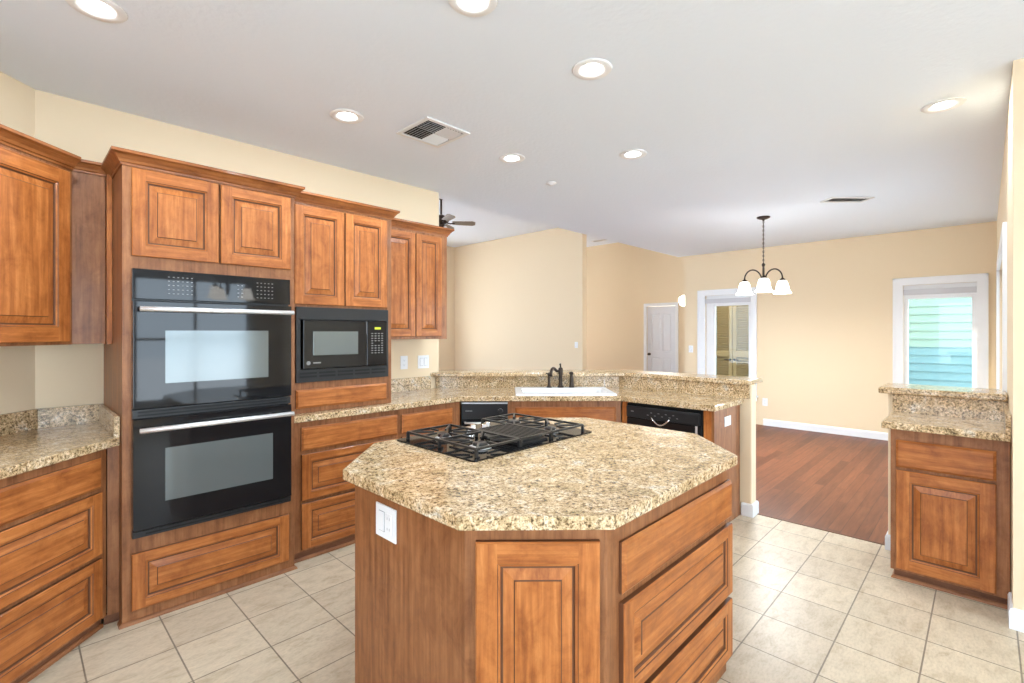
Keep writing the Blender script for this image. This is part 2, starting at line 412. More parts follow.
# entry door, six-panel
place = lambda a, o, z: (10.3-o, a, z)
bm, bx = casing_bm(0,0,0,0,0,place)
bx(4.875, 4.945, 0, 2.10, 0, 0.02); bx(5.645, 5.715, 0, 2.10, 0, 0.02); bx(4.945, 5.645, 2.03, 2.10, 0, 0.02)
d1 = struct('door_1', bm, M['trim'])
PAN = [(0,0.0),(0.010,0.010),(0.020,0.010),(0.045,0.002)]
def panelface(bm, x0, x1, z0, z1, prof, y=0.0, mi=0):
    prev = None
    for ins, dep in prof:
        r = [bm.verts.new(p) for p in ((x0+ins,y+dep,z0+ins),(x1-ins,y+dep,z0+ins),(x1-ins,y+dep,z1-ins),(x0+ins,y+dep,z1-ins))]
        if prev:
            for i in range(4): bm.faces.new((prev[i], prev[(i+1)%4], r[(i+1)%4], r[i])).material_index = mi
        prev = r
    bm.faces.new(prev).material_index = mi
bm = BM(); W = 0.70
xs = [0, 0.10, 0.32, 0.38, 0.60, 0.70]; zs = [0.01, 0.22, 0.86, 1.00, 1.80, 1.90, 2.025]
rows = [(0.22,0.86),(1.00,1.86)]
for c0, c1 in ((0,0.10),(0.32,0.38),(0.60,0.70)): box(bm, c0, c1, 0, 0.035, 0.005, 2.025)
for c0, c1 in ((0.10,0.32),(0.38,0.60)):
    for z0, z1 in ((0.005,0.22),(0.86,1.00),(1.86,2.025)): box(bm, c0, c1, 0, 0.035, z0, z1)
    for z0, z1 in rows: panelface(bm, c0, c1, z0, z1, PAN); box(bm, c0, c1, 0.015, 0.035, z0, z1)
dl = obj('door_leaf', bm, M['doorpaint'], d1); dl.location = (10.325, 5.645, 0); dl.rotation_euler = (0,0,-PI/2)
bm = BM(); lathe(bm, [(0.03,0),(0.03,-0.008),(0.010,-0.012),(0.010,-0.035),(0.026,-0.045),(0.028,-0.06),(0.015,-0.07)], 16, (0.06,0,0.93), axis='y'); obj('door_knob', bm, M['bronze'], dl)
for z in (0.22,1.06,1.80):
    bm = BM(); box(bm, 0.69, 0.71, -0.022, 0.0, z, z+0.10); obj('hinge', bm, M['bronze'], dl)

# daylight windows out of view; back, living and hall ones put in for light
def plain_window(n, place, a0, a1, z0, z1, cols, rows):
    bm, bx = casing_bm(0,0,0,0,0,place)
    bx(a0-0.08, a0, z0-0.08, z1+0.08, 0, 0.02); bx(a1, a1+0.08, z0-0.08, z1+0.08, 0, 0.02); bx(a0, a1, z1, z1+0.08, 0, 0.02); bx(a0, a1, z0-0.08, z0, 0, 0.02)
    r = struct('window_%d' % n, bm, M['trim'])
    bm, bx = casing_bm(0,0,0,0,0,place)
    for i in range(cols+1):
        a = a0 + (a1-a0-0.04)*i/cols; bx(a, a+0.04, z0, z1, -0.08, -0.04)
    for i in range(rows+1):
        z = z0 + (z1-z0-0.04)*i/rows; bx(a0, a1, z, z+0.04, -0.08, -0.04)
    obj('sash', bm, M['trim'], r)
pn = lambda a, o, z: (a, -3.2+o, z)
for i, (a, b) in enumerate(((1.275,2.875),(-0.525,1.075),(-1.825,-0.725))):
    plain_window(3+i, pn, a, b, 0.35, 2.3, 2, 2); portal(((a+b)/2, -3.28, 1.325), (PI/2, 0, 0), b-a, 1.95)
pb = lambda a, o, z: (-2.2+o, a, z)
for i, (a, b) in enumerate(((-0.8,1.0),)):
    plain_window(6+i, pb, a, b, 0.5, 2.3, 2, 1); portal((-2.28, (a+b)/2, 1.4), (PI/2, 0, -PI/2), b-a, 1.8)
pl = lambda a, o, z: (a, 9.8-o, z)
for i, (a, b) in enumerate(((0.1,2.1),(5.1,6.7),(8.4,9.9))):
    plain_window(8+i, pl, a, b, 0.3, 2.6, 2, 2); portal(((a+b)/2, 9.88, 1.45), (-PI/2, 0, 0), b-a, 2.3)
for i, (a, b) in enumerate(((4.8,6.6),(7.0,9.0))):
    plain_window(12+i, lambda A, o, z: (-1.5+o, A, z), a, b, 0.3, 2.4, 2, 1); portal((-1.58, (a+b)/2, 1.35), (PI/2, 0, -PI/2), b-a, 2.1)
portal((5.45, RW-0.14, 1.02), (PI/2, 0, 0), 2.1, 1.9)

# outside the dining windows
bm = BM(); box(bm, -30, 40, -30, 40, -0.30, -0.12); struct('ground', bm, M['bounce_ground'])
bm = BM()
for k in range(26):
    z = -0.1 + k*0.13; mi = 0 if z < 1.2 else 1
    v = [bm.verts.new(p) for p in ((10.2,-1.6,z),(10.2,1.75,z),(10.218,1.75,z+0.13),(10.218,-1.6,z+0.13),(10.4,-1.6,z),(10.4,1.75,z),(10.4,1.75,z+0.13),(10.4,-1.6,z+0.13))]
    for q in ((0,3,2,1),(4,5,6,7),(0,1,5,4),(1,2,6,5),(2,3,7,6),(3,0,4,7)): bm.faces.new([v[i] for i in q]).material_index = mi
o = obj('house_siding', bm, [M['siding'], M['sidetop']]); tag(o, 'teal and green lap siding of the neighbouring wall outside right dining window', 'house wall')
ld = thing('louvered_door', 'pair of tan louvered doors standing in for a reflection in the left dining window', 'louvered door', (8.9, 3.56, 0), -PI/2)  # modelled outside to stand in for louvers mirrored in the pane
for s in (0, 1):
    x0 = s*0.35; bm = BM()
    box(bm, x0, x0+0.06, 0, 0.04, 0, 2.2); box(bm, x0+0.28, x0+0.34, 0, 0.04, 0, 2.2)
    for z in (0, 1.0, 2.1): box(bm, x0+0.06, x0+0.28, 0, 0.04, z, z+0.10)
    for k in range(52):
        z = 0.10 + k*0.04
        if 0.96 < z < 1.1 or z > 2.08: continue
        v = [bm.verts.new(p) for p in ((x0+0.06,0.005,z),(x0+0.28,0.005,z),(x0+0.28,0.035,z+0.03),(x0+0.06,0.035,z+0.03),(x0+0.06,0.012,z-0.005),(x0+0.28,0.012,z-0.005),(x0+0.28,0.042,z+0.025),(x0+0.06,0.042,z+0.025))]
        for q in ((0,3,2,1),(4,5,6,7),(0,1,5,4),(1,2,6,5),(2,3,7,6),(3,0,4,7)): bm.faces.new([v[i] for i in q])
    dd = obj('louvered_leaf', bm, M['louver'], ld)
    bm = BM(); xx = 0.31 if s == 0 else 0.38; sg = -1 if s == 0 else 1
    lathe(bm, [(0.02,0),(0.02,-0.01),(0.008,-0.012),(0.008,-0.04)], 10, (xx,0,0.95), axis='y'); tube(bm, [(xx,-0.04,0.95),(xx+sg*0.09,-0.04,0.95)], 0.008, 8)
    obj('lever_handle', bm, M['bronze'], dd)
bm = BM(); box(bm, 8.98, 9.06, 2.0, 3.598, -0.12, 2.6); tag(obj('porch_wall', bm, M['louver']), 'tan porch wall behind the louvered doors outside left dining window', 'porch wall')

# ------------------------------------------------------------------ cabinet parts
RAISED = [(0,0.020,0),(0,0.005,0),(0.005,0,0),('frame',0,0),(0.058,0.0,0),(0.062,0.007,2),(0.070,0.008,2),(0.074,0.010,0),(0.098,0.003,2),(0.102,0.002,0)]
def raised(x0, x1, z0, z1, t=0.020, fw=0.055, rw=None):
    """raised-panel door front, face at y=-t, back at y=0; slots: 0 upright wood,1 level wood,2 glaze"""
    bm = BM(); rw = rw or fw
    def ring(ix, iz, d): return [bm.verts.new(p) for p in ((x0+ix,-t+d,z0+iz),(x1-ix,-t+d,z0+iz),(x1-ix,-t+d,z1-iz),(x0+ix,-t+d,z1-iz))]
    def join(a, b, ms):
        for i in range(4): bm.faces.new((a[i], a[(i+1)%4], b[(i+1)%4], b[i])).material_index = ms[i]
    A = ring(0,0,t-0.0005); B = ring(0,0,0.004); C = ring(0.004,0.004,0)
    join(A, B, (2,2,2,2)); join(B, C, (1,0,1,0)); bm.faces.new(A)  # outer side faces dark: edge glazing plus painted shadow gap
    e = 0.004
    # stiles run full height, rails between them
    def quad(xa, xb, za, zb, mi): bm.faces.new([bm.verts.new(p) for p in ((xa,-t,za),(xb,-t,za),(xb,-t,zb),(xa,-t,zb))]).material_index = mi
    quad(x0+e, x0+fw, z0+e, z1-e, 0); quad(x1-fw, x1-e, z0+e, z1-e, 0); quad(x0+fw, x1-fw, z0+e, z0+rw, 1); quad(x0+fw, x1-fw, z1-rw, z1-e, 1)
    hor = (x1-x0) > 1.6*(z1-z0); pm = 1 if hor else 0
    bw = min(0.030, (z1-z0-2*rw)*0.17, (x1-x0-2*fw)*0.17)
    R0 = ring(fw, rw, 0); R1 = ring(fw+0.002, rw+0.002, 0.003); R1b = ring(fw+0.009, rw+0.009, 0.006); R2 = ring(fw+0.012, rw+0.012, 0.012); R3 = ring(fw+0.017, rw+0.017, 0.012)
    R4 = ring(fw+0.017+bw, rw+0.017+bw, 0.004); R5 = ring(fw+0.0205+bw, rw+0.0205+bw, 0.001)
    join(R0, R1, (2,2,2,2)); join(R1, R1b, (1,0,1,0)); join(R1b, R2, (2,2,2,2)); join(R2, R3, (2,2,2,2)); join(R3, R4, (pm,)*4); join(R4, R5, (2,2,2,2))
    bm.faces.new(R5).material_index = pm
    return bm
def slabfront(x0, x1, z0, z1, t=0.020):
    bm = BM(); prev = None
    for ins, d, mi in ((0,t-0.0005,1),(0,0.010,2),(0.003,0.008,1),(0.012,0.0,1)):  # dark side band paints the shadow gap along with the edge glazing
        r = [bm.verts.new(p) for p in ((x0+ins,-t+d,z0+ins),(x1-ins,-t+d,z0+ins),(x1-ins,-t+d,z1-ins),(x0+ins,-t+d,z1-ins))]
        if prev:
            for i in range(4): bm.faces.new((prev[i], prev[(i+1)%4], r[(i+1)%4], r[i])).material_index = mi
        else: bm.faces.new(r).material_index = mi
        prev = r
    bm.faces.new(prev).material_index = 1
    return bm
WM3 = [M['wv'], M['wh'], M['glaze_shade']]
def door(c, x0, x1, z0, z1, **k): return obj('door', raised(x0,x1,z0,z1,**k), WM3, c)
def drawer(c, x0, x1, z0, z1, flat=False, **k): return obj('drawer', slabfront(x0,x1,z0,z1) if flat else raised(x0,x1,z0,z1,rw=0.045,fw=0.055,**k), WM3, c)
def carcass(c, Wd, D, z0, z1, openings=(), solid=True, x0=0.0, top=True, name='cabinet_box'):
    bm = BM()
    if solid: box(bm, x0, x0+Wd, 0, D, z0, z1)
    else:
        t = 0.018
        box(bm, x0, x0+t, 0.02, D, z0, z1); box(bm, x0+Wd-t, x0+Wd, 0.02, D, z0, z1); box(bm, x0+t, x0+Wd-t, D-t, D, z0, z1)
        box(bm, x0+t, x0+Wd-t, 0.02, D-t, z0, z0+t)
        if top: box(bm, x0+t, x0+Wd-t, 0.02, D-t, z1-t, z1)
        xs = sorted({x0, x0+Wd, *[o[0] for o in openings], *[o[1] for o in openings]})
        for a, b in zip(xs, xs[1:]):
            cuts = [(z0, z1)]
            for o in openings:
                if o[0] <= a+1e-6 and o[1] >= b-1e-6:
                    nc = []
                    for u, v in cuts:
                        if o[2] > u: nc.append((u, o[2]))
                        if o[3] < v: nc.append((o[3], v))
                    cuts = nc
            for u, v in cuts: box(bm, a, b, 0, 0.02, u, v)
    return obj(name, bm, [M['fv']], c)
M['crown'] = wood('crown_wood', 'x', (0.17,0.050,0.012), (0.31,0.102,0.027), (0.43,0.165,0.050), 0.38)
CROWN = [(0,0),(0.006,0),(0.008,0.010),(0.014,0.014),(0.020,0.026),(0.034,0.044),(0.046,0.052),(0.046,0.066),(0,0.066)]
def crown(c, path, z, s=1.0): bm = BM(); sweep(bm, path, [(o*s,h*s) for o,h in CROWN], z); return obj('crown_molding', bm, M['crown'], c)
SHOE = [(0,0),(0.014,0),(0.012,0.010),(0.006,0.017),(0,0.018)]
def shoe(c, path): bm = BM(); sweep(bm, path, SHOE, 0); return obj('shoe_molding', bm, M['fh'], c)
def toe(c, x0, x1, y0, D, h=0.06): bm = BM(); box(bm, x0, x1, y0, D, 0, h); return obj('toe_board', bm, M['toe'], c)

# ---- tall oven cabinet: X 0.375-1.205, front Y 3.0
TX, TY = 0.375, 3.0
tc = thing('oven_cabinet', 'tall wooden cabinet around the black double oven, with two small upper doors', 'cabinet', (TX,TY,0))
OV = (0.036, 0.786, 0.426, 1.744)
carcass(tc, 0.82, 0.677, 0.0, 2.262, [OV], solid=False)
door(tc, 0.034, 0.410, 1.806, 2.236); door(tc, 0.420, 0.793, 1.806, 2.236)
drawer(tc, 0.034, 0.784, 0.068, 0.345)
crown(tc, [(0,0.675),(0,0),(0.82,0),(0.82,0.19)], 2.245)
shoe(tc, [(0,0.05),(0,0),(0.82,0),(0.82,0.04)])
# oven
ov = thing('double_wall_oven', 'black glass double wall oven with two long steel handles', 'oven', (TX,TY,0))
x0, x1, z0, z1 = OV
bm = BM(); box(bm, x0+0.002, x1-0.002, 0.0, 0.60, z0+0.002, z1-0.002); obj('oven_housing', bm, M['blackplastic'], ov)
bm = BM(); box(bm, x0, x1, -0.024, -0.001, 1.596, z1); cp = obj('control_panel', bm, M['blackglass'], ov, bevel=0.002)
for bx0, n, k in ((0.18, 6, 5), (0.50, 2, 4), (0.60, 5, 5)):
    bm = BM()
    for i in range(n):
        for j in range(k):
            box(bm, bx0+i*0.020, bx0+i*0.020+0.008, -0.0252, -0.024, 1.626+j*0.021, 1.630+j*0.021)
    obj('touch_keys', bm, M['key'], cp)
def ovendoor(za, zb, wx0, wx1, wz0, wz1, hz):
    bm = BM(); box(bm, x0, x1, -0.045, -0.001, za, zb); d = obj('oven_door', bm, M['blackglass'], ov, bevel=0.003)
    bm = BM(); box(bm, wx0, wx1, -0.0462, -0.045, wz0, wz1); obj('oven_window', bm, M['ovenwin'], d)
    bm = BM(); tube(bm, [(x0+0.02,-0.090,hz),(x1-0.005,-0.090,hz)], 0.0125, 14); obj('handle', bm, M['steel'], d)
    for xx in (x0+0.12, x1-0.12):
        bm = BM(); tube(bm, [(xx,-0.045,hz),(xx,-0.090,hz)], 0.008, 8); obj('handle_bracket', bm, M['steel'], d)
ovendoor(1.055, 1.585, 0.165, 0.655, 1.175, 1.440, 1.545)
ovendoor(0.462, 1.005, 0.165, 0.680, 0.585, 0.850, 0.955)
bm = BM(); box(bm, x0, x1, -0.030, -0.001, 1.010, 1.050); v = obj('vent_strip', bm, M['blackplastic'], ov)
bm = BM(); box(bm, x0+0.02, x1-0.02, -0.0315, -0.030, 1.018, 1.026); box(bm, x0+0.02, x1-0.02, -0.0315, -0.030, 1.034, 1.042); obj('vent_slots', bm, M['vent'], v)
bm = BM(); box(bm, x0, x1, -0.035, -0.001, z0, 0.456); v = obj('bottom_vent', bm, M['blackplastic'], ov)
bm = BM(); box(bm, x0+0.05, x1-0.05, -0.0365, -0.035, 0.436, 0.444); obj('vent_slots', bm, M['vent'], v)

# ---- microwave cabinet X 1.207-1.95, front Y 3.12, on the counter
MX, MY = 1.197, 3.12
mc = thing('microwave_cabinet', 'wooden cabinet standing on the counter around the built-in microwave', 'cabinet', (MX,MY,0))
MO = (0.050, 0.706, 1.112, 1.592)
carcass(mc, 0.743, 0.557, 0.916, 2.262, [MO], solid=False)
door(mc, 0.040, 0.372, 1.608, 2.238); door(mc, 0.380, 0.700, 1.608, 2.238)
drawer(mc, 0.050, 0.700, 0.948, 1.066, flat=True)
crown(mc, [(0.002,0),(0.743,0),(0.743,0.208)], 2.254)
mw = thing('microwave', 'black built-in microwave with trim kit, keypad and green clock', 'microwave', (MX,MY,0))
x0, x1, z0, z1 = MO
bm = BM(); box(bm, x0+0.06, x1-0.06, 0.03, 0.42, z0+0.045, z1-0.06); obj('microwave_body', bm, M['blackplastic'], mw)
bm = BM(); f = (x0+0.026, x1-0.020, z0+0.083, z1-0.080)
for a in ((x0,x1,f[3],z1),(x0,x1,z0,f[2]),(x0,f[0],f[2],f[3]),(f[1],x1,f[2],f[3])): box(bm, a[0], a[1], -0.022, -0.001, a[2], a[3])
tk = obj('trim_kit', bm, M['blackplastic'], mw, bevel=0.002)
bm = BM()
for i in range(5):
    for j in range(2):
        a = x0+0.02+i*0.125; box(bm, a, a+0.11, -0.0235, -0.022, z0+0.030+j*0.022, z0+0.042+j*0.022)
obj('vent_slots', bm, M['vent'], tk)
dx = x0+0.026+(f[1]-f[0])*0.74
bm = BM(); box(bm, f[0]+0.012, dx, -0.034, 0.03, f[2]+0.003, f[3]-0.003); d = obj('microwave_door', bm, M['blackglass'], mw, bevel=0.004)
bm = BM(); panelface(bm, f[0]+0.075, dx-0.065, f[2]+0.088, f[3]-0.075, [(0,0),(0.002,-0.0008)], -0.034); obj('microwave_window', bm, M['ovenwin'], d)
bm = BM(); lathe(bm, [(0.011,-0.0346),(0.013,-0.0346),(0.013,-0.034),(0.011,-0.034)], 20, (f[0]+0.045,0,f[2]+0.040), axis='y'); obj('round_emblem', bm, M['key'], d)
bm = BM(); box(bm, f[0]+0.075, f[0]+0.125, -0.0346, -0.034, f[2]+0.036, f[2]+0.044); obj('printed_mark', bm, M['key'], d)
bm = BM(); box(bm, dx+0.002, f[1]-0.001, -0.034, 0.03, f[2]+0.003, f[3]-0.003); d = obj('keypad_panel', bm, M['blackglass'], mw, bevel=0.004)
bm = BM(); box(bm, dx+0.062, f[1]-0.050, -0.0352, -0.034, f[3]-0.060, f[3]-0.045); obj('clock_display', bm, M['lcd'], d)
bm = BM()
for i in range(4):
    for j in range(9):
        a = dx+0.035+i*0.026; b = f[3]-0.092-j*0.017
        if 0.05 < (f[3]-b) and not (j == 4 and i in (1,2)): box(bm, a, a+0.014, -0.0348, -0.034, b, b+0.006)
obj('keys', bm, M['key'], d)

# ---- right upper cabinet
UX, UY = 1.943, 3.33
uc = thing('wall_cabinet', 'narrow two-door wooden wall cabinet right of the microwave, above the outlets', 'cabinet', (UX,UY,0))
carcass(uc, 0.676, 0.348, 1.375, 2.262)
door(uc, 0.015, 0.342, 1.398, 2.235, fw=0.05); door(uc, 0.350, 0.610, 1.398, 2.235, fw=0.05)
crown(uc, [(0.0,0),(0.676,0),(0.676,0.348)], 2.254)
# ---- left upper diagonal cabinet
CL = 3.06
ex, ey = math.sqrt(.5), math.sqrt(.5)
s1 = 2.463
lx = lambda s: (-CL/2 + s*ex, CL/2 + s*ey)
A = lx(s1-1.45)
lu = thing('wall_cabinet', 'wooden wall cabinet with large door at the left edge, set diagonally', 'cabinet', (A[0],A[1],0), PI/4)
carcass(lu, 1.45, 0.345, 1.37, 2.27)
door(lu, 0.86, 1.385+0.035, 1.385, 2.222, fw=0.065, rw=0.07); door(lu, 0.02, 0.82, 1.385, 2.222, fw=0.065, rw=0.07)
crown(lu, [(0,0),(1.45,0)], 2.240, 1.0)
fu = thing('corner_filler_panel', 'flat wooden filler panel between left wall cabinet and tall oven cabinet', 'filler panel', (0,0,0))
bm = BM(); prism(bm, [(0.125,3.372),(0.350,3.372),(0.350,3.40),(0.10,3.40)], 1.37, 2.27); obj('panel', bm, M['fv'], fu)
bm = BM(); prism(bm, [(0.352,3.315),(0.373,3.315),(0.373,3.40),(0.352,3.40)], 1.37, 2.262); obj('scribe_strip', bm, M['wv'], fu)
crown(fu, [(0.150,3.370),(0.351,3.370)], 2.262, 0.9)

# ---- left diagonal base cabinet and counter
CB = 2.745
lb0 = lambda s: (-CB/2 + s*ex, CB/2 + s*ey)
s2 = (0.322+CB/2)/ex
A = lb0(s2-1.55)
lb = thing('base_cabinet', 'three-drawer wooden base cabinet at the left edge, set diagonally', 'cabinet', (A[0],A[1],0), PI/4)
carcass(lb, 1.55, 0.56, 0.05, 0.872)
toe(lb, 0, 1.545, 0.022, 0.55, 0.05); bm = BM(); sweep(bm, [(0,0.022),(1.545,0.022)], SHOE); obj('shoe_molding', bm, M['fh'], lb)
for za, zb, fl in ((0.688,0.832,True),(0.372,0.668,False),(0.068,0.352,False)):
    drawer(lb, 0.78, 1.508, za, zb, flat=fl); drawer(lb, 0.02, 0.74, za, zb, flat=fl)
fb = thing('corner_filler_panel', 'narrow upright filler strip between left base cabinet and oven cabinet', 'filler panel', (0,0,0))
bm = BM(); prism(bm, [(0.326,3.068),(0.373,3.068),(0.373,3.09),(0.348,3.09)], 0.05, 0.872); obj('panel', bm, M['fv'], fb)
bm = BM(); prism(bm, [(0.315,3.088),(0.373,3.088),(0.373,3.11),(0.335,3.11)], 0.0, 0.05); obj('toe_board', bm, M['toe'], fb)
cf, cbk = 2.692, 3.581
lc = thing('countertop', 'granite countertop at the left edge under the diagonal wall cabinet', 'countertop', (0,0,0))
bm = BM(); a = -0.95
prism(bm, [(a,a+cf),(0.345,0.345+cf),(0.372,3.05),(0.372,3.676),(0.095,3.676),(a-0.43,a-0.43+cbk)], 0.874, 0.914); obj('slab', bm, M['granite'], lc, bevel=0.004)
bm = BM(); prism(bm, [(a-0.41,a-0.43+cbk-0.02+0.02),(0.100,3.654),(0.350,3.654),(0.350,3.676),(0.090,3.676),(a-0.43,a-0.43+cbk+0.0)], 0.914, 1.018); obj('backsplash', bm, M['granite'], lc)
bm = BM(); prism(bm, [(0.350,3.06),(0.372,3.05),(0.372,3.676),(0.350,3.676)], 0.9145, 1.018); obj('side_splash', bm, M['granite'], lc, bevel=0.002)

# ---- base cabinets under microwave
BY = 3.062
b1 = thing('base_cabinet', 'three-drawer wooden base cabinet below the microwave, beside the oven', 'cabinet', (1.199,BY,0))
carcass(b1, 0.765, 0.60, 0.06, 0.872)
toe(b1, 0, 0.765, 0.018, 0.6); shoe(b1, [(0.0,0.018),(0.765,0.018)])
for za, zb, fl in ((0.692,0.836,True),(0.382,0.668,False),(0.075,0.362,False)): drawer(b1, 0.060, 0.750, za, zb, flat=fl)
b2 = thing('base_cabinet', 'wooden base cabinet with one drawer over a door, left of the compactor', 'cabinet', (1.966,BY,0))
carcass(b2, 0.575, 0.50, 0.06, 0.872)
toe(b2, 0, 0.575, 0.018, 0.5); shoe(b2, [(0,0.018),(0.57,0.018)])
drawer(b2, 0.018, 0.492, 0.692, 0.830, flat=True); door(b2, 0.018, 0.492, 0.075, 0.668)
# ---- diagonal run (frame: origin c=5.615 on the 45 degree line, local x right, y back)
CD = 5.617; DX = lambda s, dep=0.0: ((CD/2 + (s+dep)*ex), (CD/2 + (-s+dep)*ex))
p = DX(-0.355)
tcp = thing('trash_compactor', 'black under-counter trash compactor with a dial, left of the sink cabinet', 'trash compactor', (p[0],p[1],0), -PI/4)
bm = BM(); box(bm, 0.0, 0.375, 0.0, 0.50, 0.08, 0.868); obj('compactor_body', bm, M['blackplastic'], tcp)
bm = BM(); box(bm, 0.004, 0.371, -0.022, -0.001, 0.735, 0.850); pnl = obj('control_panel', bm, M['blackplastic'], tcp, bevel=0.002)
bm = BM(); box(bm, 0.0, 0.375, -0.028, -0.001, 0.853, 0.861); obj('steel_strip', bm, M['steel'], tcp)
bm = BM(); lathe(bm, [(0.020,0),(0.019,-0.016),(0.012,-0.018)], 18, (0.315,-0.022,0.795), axis='y'); obj('dial', bm, M['blackmatte'], pnl)
bm = BM()
for k in range(7): box(bm, 0.033+k*0.008, 0.039+k*0.008, -0.0228, -0.022, 0.790, 0.798)
obj('printed_mark', bm, M['key'], pnl)
bm = BM(); box(bm, 0.004, 0.371, -0.024, -0.001, 0.10, 0.725); dr = obj('compactor_drawer', bm, M['blackglass'], tcp, bevel=0.003)
bm = BM(); tube(bm, [(0.03,-0.024,0.70),(0.03,-0.05,0.70),(0.345,-0.05,0.70),(0.345,-0.024,0.70)], 0.008, 8); obj('handle', bm, M['steel'], dr)
bm = BM(); box(bm, 0.01, 0.365, 0.05, 0.48, 0, 0.08); obj('plinth', bm, M['blackmatte'], tcp)

p = DX(0.022)
sc = thing('sink_cabinet', 'wooden sink base cabinet with false drawer front, between compactor and dishwasher', 'cabinet', (p[0],p[1],0), -PI/4)
carcass(sc, 0.925, 0.545, 0.06, 0.872, [(0.06,0.86,0.10,0.80)], solid=False, top=False)
toe(sc, 0.01, 0.915, 0.022, 0.5); shoe(sc, [(0.01,0.022),(0.915,0.022)])
drawer(sc, 0.060, 0.880, 0.690, 0.822, flat=True); door(sc, 0.060, 0.465, 0.075, 0.668); door(sc, 0.475, 0.880, 0.075, 0.668)

# ---- dishwasher run on X = 3.482 (faces -X)
DXW = 3.482
fs = thing('corner_filler_panel', 'thin wooden corner strip between sink cabinet and dishwasher', 'filler panel', (0,0,0))
bm = BM(); prism(bm, [(3.482,2.130),(3.482,2.086),(3.52,2.086),(3.52,2.140),(3.495,2.143)], 0, 0.872); obj('panel', bm, M['wv'], fs)
dw = thing('dishwasher', 'black dishwasher with arched handle under the raised bar', 'dishwasher', (DXW,2.082,0), -PI/2)
bm = BM(); box(bm, 0.0, 0.618, 0.0, 0.49, 0.08, 0.862); obj('dishwasher_body', bm, M['vent'], dw)
bm = BM(); box(bm, 0.008, 0.605, -0.030, -0.001, 0.755, 0.842); cpn = obj('control_panel', bm, M['blackplastic'], dw, bevel=0.006)
bm = BM(); box(bm, 0.05, 0.075, -0.0306, -0.030, 0.80, 0.808); obj('printed_mark', bm, M['key'], cpn)
for k in range(9): bm = BM(); box(bm, 0.19+k*0.03, 0.205+k*0.03, -0.0306, -0.030, 0.785+0.02*(k%2), 0.790+0.02*(k%2)); obj('printed_mark', bm, M['key'], cpn)
bm = BM(); box(bm, 0.008, 0.605, -0.022, -0.001, 0.10, 0.750); dd = obj('dishwasher_door', bm, M['blackglass'], dw, bevel=0.004)
bm = BM(); tube(bm, [(0.235+0.15*t/10, -0.045-0.012*math.sin(PI*t/10), 0.775-0.05*math.sin(PI*t/10)) for t in range(11)], 0.006, 8); obj('handle', bm, M['chrome'], cpn)
bm = BM(); box(bm, 0.572, 0.588, -0.0235, -0.022, 0.10, 0.75); obj('steel_edge', bm, M['steel'], dd)
bm = BM(); box(bm, 0.01, 0.60, 0.05, 0.45, 0, 0.08); obj('plinth', bm, M['blackmatte'], dw)
ep = thing('end_panel', 'reddish wooden end panel of the peninsula beside the cream post', 'end panel', (0,0,0))
bm = BM(); box(bm, DXW, 3.985, 1.382, 1.400, 0.0, 0.872); obj('side_panel', bm, M['fv'], ep)
bm = BM(); box(bm, DXW, 3.53, 1.401, 1.458, 0.0, 0.872); obj('stile', bm, M['wv'], ep)

# ---- main countertop
CF = 5.560
mainc = thing('countertop', 'long granite countertop running from the microwave past the sink to the post', 'countertop', (0,0,0))
def rotp(c, s): return (c/2 + s*ex, c/2 - s*ex)
outer = [(1.199,3.030),(2.530,3.030),(3.443,2.117),(3.443,1.358),(3.998,1.358),(3.998,2.478),(2.80,3.676),(1.199,3.676)]
hole = [rotp(5.70,0.13), rotp(5.70,0.87), rotp(6.20,0.87), rotp(6.20,0.13)]
bm = BM(); slab(bm, [outer, hole], 0.874, 0.914); obj('slab', bm, M['granite'], mainc, bevel=0.004)
bm = BM(); box(bm, 1.953, 2.690, 3.655, 3.676, 0.9145, 1.028); obj('backsplash', bm, M['granite'], mainc)
bm = BM(); prism(bm, [(3.978,1.31),(3.998,1.31),(3.998,2.478),(2.80,3.676),(2.760,3.676),(2.752,3.654),(2.79,3.654),(3.978,2.466)], 0.9145, 1.0225); obj('bar_backsplash', bm, M['granite'], mainc)
bt = BM(); prism(bt, [(2.695,3.677),(2.72,3.63),(3.955,2.395),(3.955,1.306),(4.29,1.306),(4.29,2.56),(2.925,3.925),(2.81,3.83),(2.81,3.677)], 1.023, 1.060)
tag(obj('raised_bar_top', bt, M['granite'], bevel=0.008), 'long angled granite bar top on the half wall behind the sink', 'bar top')

# ---- sink + faucet
sk = thing('kitchen_sink', 'white rectangular drop-in sink in the angled granite counter', 'sink', (*rotp(5.585,0.085),0), -PI/4)
bm = BM(); W_, D_ = 0.83, 0.54; zr = 0.930; zb = 0.76
o4 = [(0,0),(W_,0),(W_,D_),(0,D_)]
def loopz(pts, z): return [bm.verts.new((x,y,z)) for x,y in pts]
def rr(x0,x1,y0,y1,r,n=4):
    out = []
    for cx, cy, a0 in ((x1-r,y1-r,0),(x0+r,y1-r,90),(x0+r,y0+r,180),(x1-r,y0+r,270)):
        for k in range(n+1):
            a = math.radians(a0+90*k/n); out.append((cx+r*math.cos(a), cy+r*math.sin(a)))
    return out
def skin(bm, loops):
    for a, b in zip(loops, loops[1:]):
        n = len(a)
        for i in range(n): bm.faces.new((a[i], a[(i+1)%n], b[(i+1)%n], b[i]))
L0 = loopz(rr(0,W_,0,D_,0.03),0.9145); L1 = loopz(rr(0,W_,0,D_,0.03),zr-0.006); L2 = loopz(rr(0.006,W_-0.006,0.006,D_-0.006,0.028),zr)
L3 = loopz(rr(0.055,W_-0.055,0.10,D_-0.115,0.05),zr); L4 = loopz(rr(0.065,W_-0.065,0.11,D_-0.125,0.05),zr-0.012); L5 = loopz(rr(0.085,W_-0.085,0.13,D_-0.145,0.05),zb); 
skin(bm, [L0,L1,L2,L3,L4,L5]); bm.faces.new(L5)
